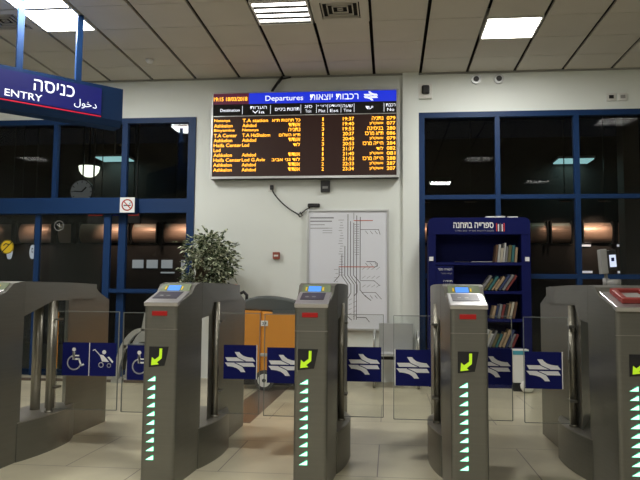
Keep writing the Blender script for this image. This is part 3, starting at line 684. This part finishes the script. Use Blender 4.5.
for x in (-.22, .42):
    w_o = MB().cyl((x, -.30, .115), (x, -.22, .115), .115, 'rubber', 28).build('wheel', t)
    MB().cyl((x, -.31, .115), (x, -.30, .115), .075, 'whitepl', 20).cyl((x, -.315, .115), (x, -.31, .115), .022, 'black', 12).build('hub', w_o)
MB().box(-.5, .55, -.20, .2, .05, .20, 'black').build('chassis', t)
MB().box(-.27, -.19, -.285, -.27, .73, .79, 'white').build('label_plate', t)
m = MB(); put_text(m, '29', -.255, -.205, .745, .775, -.2865, 'black', .02); m.build('label_lettering', t)
MB().box(-.27, -.13, -.30, -.27, .385, .42, 'alu', bev=.005).build('latch', t)

# ------------------------------------------------------------------ barrier tubes beyond the left gate
# ------------------------------------------------------------------ gates
YF, YR = 3.83, 5.70
OP0, OP1 = 4.27, 4.52
PY = 4.65
def sloped(y):   # z of the front panel
    return 1.03 + (y - YF) * (.065 / .23) if y < 4.06 else 1.095 + (y - 4.06) * (.055 / .08)
def flare(y): return .032 * max(0, math.sin(PI * min(1, max(0, (y - YF) / (YR - YF))))) ** .85
def gate_body(hw, extra=0, far=-1):
    m = MB(); o1 = OP1 + extra
    ff = lambda a, c: abs(a.y - YF) < 1e-4 and abs(c.y - YF) < 1e-4 and abs(a.x - c.x) < 1e-4
    fr_ = lambda a, c: abs(a.y - YR) < 1e-4 and abs(c.y - YR) < 1e-4 and abs(a.x - c.x) < 1e-4
    # rear part: straight panels, its inner face slants back on the far side
    m.prism([(YR, 0), (YR, 1.028), (5.47, 1.10), (5.39, 1.15), (o1, 1.160), (o1, 0)], -hw, hw, 'steel', 'x', fr_, .022, 4)
    for v in m.bm.verts:
        if abs(v.co.y - o1) < 1e-4 and v.co.x * far > 0: v.co.y = 5.29 if hw < .12 else 5.38
    # front tower, flaring out towards the opening
    n0 = set(m.bm.verts)
    m.prism([(YF, 0), (YF, 1.028), (4.06, 1.092), (4.14, 1.148), (4.22, 1.160), (OP0, 1.163), (OP0, 0), (4.14, 0), (4.06, 0)], -hw, hw, 'steel', 'x', ff, .022, 4)
    # canopy over the opening and the hinge pole
    rise = .10 if extra else .03
    N = 12; top = [(OP0 + (5.38 - OP0) * k / N, 1.163 + .005 * math.sin(PI * k / N)) for k in range(N + 1)]
    low = [(OP0 + (5.38 - OP0) * k / N, .935 + rise * min(1, k / 4) if OP0 + (5.38 - OP0) * k / N < o1 else 1.045 + .0 * k) for k in range(N + 1)]
    m.prism(top + low[::-1], -hw - .001, hw + .001, 'steel', 'x')
    for v in m.bm.verts:
        if v not in n0: v.co.x += math.copysign(flare(v.co.y), v.co.x)
    return m
def plinth(hw):
    m = MB(); N = 20; R = []; L = []
    a, c = OP0 - .03, 5.08
    for k in range(N + 1):
        f = k / N; y = a + (c - a) * f; e = flare(y) * min(1, 4 * (1 - f)) + .046 * math.sin(PI * f) ** .8
        R.append((hw + .004 + e, y)); L.append((-hw - .004 - e, y))
    m.prism(R + L[::-1], 0, .245, 'steel', 'z'); m.prism([(x - math.copysign(.003, x), y) for x, y in R + L[::-1]], .245, .250, 'shelfst', 'z')
    return m
ARROW = [(.020, .105), (.045, .105), (.045, .045), (.052, .030)]
def gate(X, hw, ledx, arx, label, end_mark=None, reader=False, extra=0, tubes=False):
    t = thing('ticket_gate', label, 'ticket gate', (X, 0, 0), group='steel ticket gates')
    gate_body(hw, extra, -1 if X < 0 else 1).build('cabinet', t)
    plinth(hw).build('curved_plinth', t)
    MB().box(-hw - .0005, hw + .0005, YF - .0015, YF + .03, .884, .887, 'shelfst').build('panel_seam', t)
    # sloping reader panel, drawn flat then laid on the slope
    ang = math.atan2(.065, .23)
    xf = Matrix.Translation((0, YF, 1.03)) @ Matrix.Rotation(ang, 4, 'X')
    L1 = math.hypot(.065, .23)
    if not reader:
        m = MB(); m.box(-hw - .003, hw + .003, -.006, L1 + .004, -.012, .012, 'chrome', xf=xf, bev=.003); pl = m.build('reader_plate', t)
        MB().box(-hw + .018, hw - .030, .075, L1 - .02, .012, .0145, 'panel', xf=xf).build('reader_window', pl)
        MB().box(-.050, -.030, .12, .14, .0145, .0155, 'grey', xf=xf).box(-.01, .012, .12, .14, .0145, .0155, 'grey', xf=xf).build('reader_symbol', pl)
    else:
        m = MB(); m.box(-hw - .003, hw + .003, -.02, L1 + .09, -.012, .014, 'chrome', xf=xf, bev=.003); pl = m.build('reader_plate', t)
        m = MB()
        x0_, x1_ = -hw + .045, .06
        for a in ((x0_, x1_, .04, .075), (x0_, x1_, .235, .265), (x0_, x0_ + .035, .075, .235), (x1_ - .035, x1_, .075, .235)): m.box(a[0], a[1], a[2], a[3], .014, .045, 'readred', xf=xf, bev=.006)
        m.build('red_reader_frame', pl)
        MB().box(x0_ + .035, x1_ - .035, .075, .235, .014, .024, 'grey', xf=xf).build('scanner_glass', pl)
        MB().box(.085, .155, .06, .26, .014, .05, 'chrome', xf=xf, bev=.006).build('card_reader', pl)
    a2 = math.atan2(.055, .08); xg = Matrix.Translation((0, 4.06, 1.095)) @ Matrix.Rotation(a2, 4, 'X'); L2 = math.hypot(.055, .08)
    if not reader:
        m = MB(); m.box(-hw + .008, hw - .008, .002, L2, -.003, .004, 'green', xf=xg); gp = m.build('display_panel', t)
        MB().box(-.048, .028, .022, .075, .004, .006, 'e_lcd', xf=xg).build('lcd_screen', gp)
        MB().box(-.066, -.056, .03, .066, .004, .006, 'yellow', xf=xg).box(.036, .046, .03, .066, .004, .006, 'yellow', xf=xg).build('display_button', gp)
    rx = .09 if reader else 0; MB().box(rx - .052, rx + .038, YF - .006, YF + .002, .963, .990, 'e_redind', bev=.002).build('red_indicator', t)
    # arrow window
    m = MB(); z0, z1 = .668, .786; ax = arx
    m.poly([(ax - .058, z0), (ax - .058, z1), (ax + .056, z1), (ax + .034, z0 + .01)], YF - .001, 'black', .003); aw = m.build('arrow_display', t)
    m = MB(); y_ = YF - .005; zz = z0 + .000
    m.poly([(ax + .004, zz + .108), (ax + .020, zz + .108), (ax + .018, zz + .052), (ax - .010, zz + .028), (ax + .002, zz + .018), (ax - .044, zz + .012), (ax - .040, zz + .058), (ax - .024, zz + .044), (ax + .003, zz + .064)][::-1], y_, 'e_arrow', .002); m.build('arrow', aw)
    for k in range(10):
        z = .603 - k * .0492; m = MB()
        m.poly([(ledx - .026, z - .015), (ledx + .025, z - .015), (ledx + .025, z + .015), (ledx + .014, z + .015)], YF - .0008, 'e_halo', .001)  # dim green border paints the halo of light around the wedge
        m.poly([(ledx - .022, z - .012), (ledx + .022, z - .012), (ledx + .022, z + .012)], YF - .0018, 'e_green', .002); m.build('led_marker', t)
    if end_mark:
        MB().box(hw - .06 if X < 0 else -hw, hw + .0 if X < 0 else -hw + .06, 5.24, 5.38, 1.15, 1.168, end_mark, bev=.004).build('end_indicator_or_glint', t)  # orange one is an indicator, the white one a painted glint on the steel
    if tubes:
        MB().cyl((-.03, 4.74, .25), (-.03, 4.74, 1.05), .034, 'pole', 20).build('drive_tube', t)
        MB().cyl((.035, 4.83, .25), (.035, 4.83, 1.05), .034, 'pole', 20).build('drive_tube', t)
    return t
def pole(t, side, hw):
    MB().cyl((side * (hw + .022), PY, .25), (side * (hw + .022), PY, 1.035), .021, 'pole', 24).cyl((side * (hw + .022), PY, .25), (side * (hw + .022), PY, .262), .028, 'pole', 24).build('hinge_pole', t)
def wheelchair(m, cx, cz, s, y):
    disc(m, cx - .02 * s, cz + .36 * s, .075 * s, y, 'white', .001)
    m.line([(cx - .03 * s, cz + .24 * s), (cx + .0 * s, cz - .0 * s), (cx + .20 * s, cz + .0 * s), (cx + .28 * s, cz - .24 * s), (cx + .38 * s, cz - .20 * s)], .065 * s, y, 'white', .001)
    m.line([(cx - .02 * s, cz + .13 * s), (cx + .18 * s, cz + .13 * s)], .05 * s, y, 'white', .001)
    m.line([(cx - .02 * s, cz + .24 * s), (cx - .02 * s, cz + .0 * s)], .09 * s, y, 'white', .001)
    ring(m, cx + .0 * s, cz - .14 * s, .26 * s, .05 * s, y, 'white', 22, math.radians(105), math.radians(345), .001)
def stroller(m, cx, cz, s, y):
    m.line([(cx - .42 * s, cz + .30 * s), (cx - .34 * s, cz + .34 * s), (cx - .12 * s, cz + .12 * s)], .035 * s, y, 'white', .001)
    disc(m, cx + .06 * s, cz + .24 * s, .085 * s, y, 'white', .001)
    m.poly([(cx - .14 * s, cz + .14 * s), (cx + .02 * s, cz + .12 * s), (cx + .16 * s, cz - .02 * s), (cx + .28 * s, cz - .16 * s), (cx - .02 * s, cz - .14 * s)][::-1], y, 'white', .001)
    m.poly([(cx + .20 * s, cz + .04 * s), (cx + .28 * s, cz + .06 * s), (cx + .46 * s, cz - .14 * s), (cx + .42 * s, cz - .20 * s)][::-1], y, 'white', .001)
    ring(m, cx - .06 * s, cz - .28 * s, .095 * s, .035 * s, y, 'white', 18, th=.001); ring(m, cx + .28 * s, cz - .30 * s, .075 * s, .035 * s, y, 'white', 18, th=.001)
def flap(t, x0, x1, sx, y, kinds, zc=.617, h=.236, white_side=None):
    """glass leaf from x0 to x1 (gate-local); sx = list of sticker left edges"""
    zb = .262 if y == YA else .283; m = MB(); m.box(x0, x1, y - .005, y + .005, zb, .955, 'flap')
    fl_ = m.build('glass_flap', t)
    e = .003; m = MB(); m.box(x0, x1, y - .0055, y + .0055, .955, .959, 'edge'); m.box(x0, x1, y - .0055, y + .0055, zb - .003, zb, 'edge')
    fe = x1 if abs(x1 - 0) > abs(x0) else x0
    m.box(fe - .002, fe + .002, y - .0055, y + .0055, zb, .959, 'edge'); m.build('polished_edge', fl_)
    for k, a in zip(kinds, sx):
        wd = .236 if k == 'logo' else .198; z0, z1 = zc - h / 2, zc + h / 2; m = MB()
        m.box(a, a + wd, y - .0075, y - .0055, z0, z1, 'bluest'); cx, cz = a + wd / 2, zc
        if k == 'logo':
            rail_logo(m, cx, cz, wd * .98, y - .0076, 'white', .001)
        elif k == 'chair': wheelchair(m, cx - .01, cz, .178 * 1.05, y - .0076)
        else: stroller(m, cx - .002, cz + .01, .178 * .98, y - .0076)
        if k == 'pram': m.box(a - .005, a, y - .0076, y - .0056, z0, z1, 'white')
        if white_side: 
            xe = a if white_side < 0 else a + wd
            m.box(xe - .003, xe + .003, y - .0076, y - .0056, z0, z1 + .002, 'white')
        m.build('sticker', fl_)

GX = [-2.515, -1.315, -.44, .437, 1.385]; HW = [.10, .098, .093, .100, .168]
g1 = gate(GX[0], HW[0], -.04, -.01, 'leftmost steel ticket gate, front cut off by the photo edge, by the wheelchair lane', extra=.42, tubes=True)
g2 = gate(GX[1], HW[1], -.045, -.004, 'steel ticket gate between the wheelchair lane and the orange cleaning machine', 'e_orange')
g3 = gate(GX[2], HW[2], -.038, -.015, 'steel ticket gate standing in front of the rail map')
g4 = gate(GX[3], HW[3], -.034, -.006, 'steel ticket gate standing in front of the blue bookcase')
g5 = gate(GX[4], HW[4], -.085, -.048, 'rightmost wide steel ticket gate with red-framed reader on top', 'whitepl', reader=True)
for g, s_, h in ((g1, 1, HW[0]), (g2, 1, HW[1]), (g2, -1, HW[1]), (g3, 1, HW[2]), (g3, -1, HW[2]), (g4, -1, HW[3]), (g4, 1, HW[3]), (g5, -1, HW[4])): pole(g, s_, h)
YA, YBf = 4.735, 4.565
def L_(g, x): return x - GX[g]
flap(g1, L_(0, -2.39), L_(0, -1.932), [L_(0, -2.345), L_(0, -2.345 + .204)], YA, ['chair', 'pram'])
flap(g2, L_(1, -1.83), L_(1, -1.46), [L_(1, -1.795)], YBf, ['chair'])
flap(g2, L_(1, -1.20), L_(1, -.905), [L_(1, -1.160)], YA, ['logo'], white_side=1)
flap(g3, L_(2, -.84), L_(2, -.55), [L_(2, -.82)], YBf, ['logo'])
flap(g3, L_(2, -.33), L_(2, -.042), [L_(2, -.292)], YA, ['logo'])
flap(g4, L_(3, .028), L_(3, .285), [L_(3, .036)], YBf, ['logo'], white_side=-1)
flap(g4, L_(3, .555), L_(3, .822), [L_(3, .585)], YA, ['logo'])
flap(g5, L_(4, .868), L_(4, 1.15), [L_(4, .872)], YBf, ['logo'], white_side=1)
for g, sd, y in ((g1, 1, YA), (g2, -1, YBf), (g2, 1, YA), (g3, -1, YBf), (g3, 1, YA), (g4, -1, YBf), (g4, 1, YA), (g5, -1, YBf)):
    i = [g1, g2, g3, g4, g5].index(g); xp = sd * (HW[i] + .022); a, c = sorted((PY, y)); x0, x1 = sorted((xp - sd * .005, xp + sd * .04))
    for z in (.42, .90): MB().box(x0, x1, a, c + .008, z - .007, z + .007, 'steel').build('flap_hinge', g)

# card reader on a stalk, top of the right gate
t = thing('payment_terminal', 'grey upright terminal with lit phone-like screen atop the right gate', 'terminal', (1.528, 4.95, 1.165))
MB().cyl((.0, .05, 0), (0, .05, .06), .022, 'grey', 18).cyl((.04, .0, .0), (.04, .0, .05), .045, 'grey', 20).build('base', t)
MB().cyl((.0, .05, .05), (.0, .05, .13), .012, 'grey', 12).build('stalk', t)
xf = Matrix.Translation((0, 0, .10)) @ Matrix.Rotation(math.radians(-4), 4, 'Y')
MB().box(-.045, .0, -.02, .06, -.01, .165, 'grey', xf=xf, bev=.006).build('bracket', t)
ph = MB().box(-.002, .062, -.03, -.012, .015, .155, 'black', xf=xf, bev=.006).build('handset', t)
MB().box(.008, .052, -.0315, -.03, .035, .12, 'e_screen', xf=xf).box(.02, .04, -.0325, -.0315, .075, .10, 'bluesh', xf=xf).build('screen', ph)
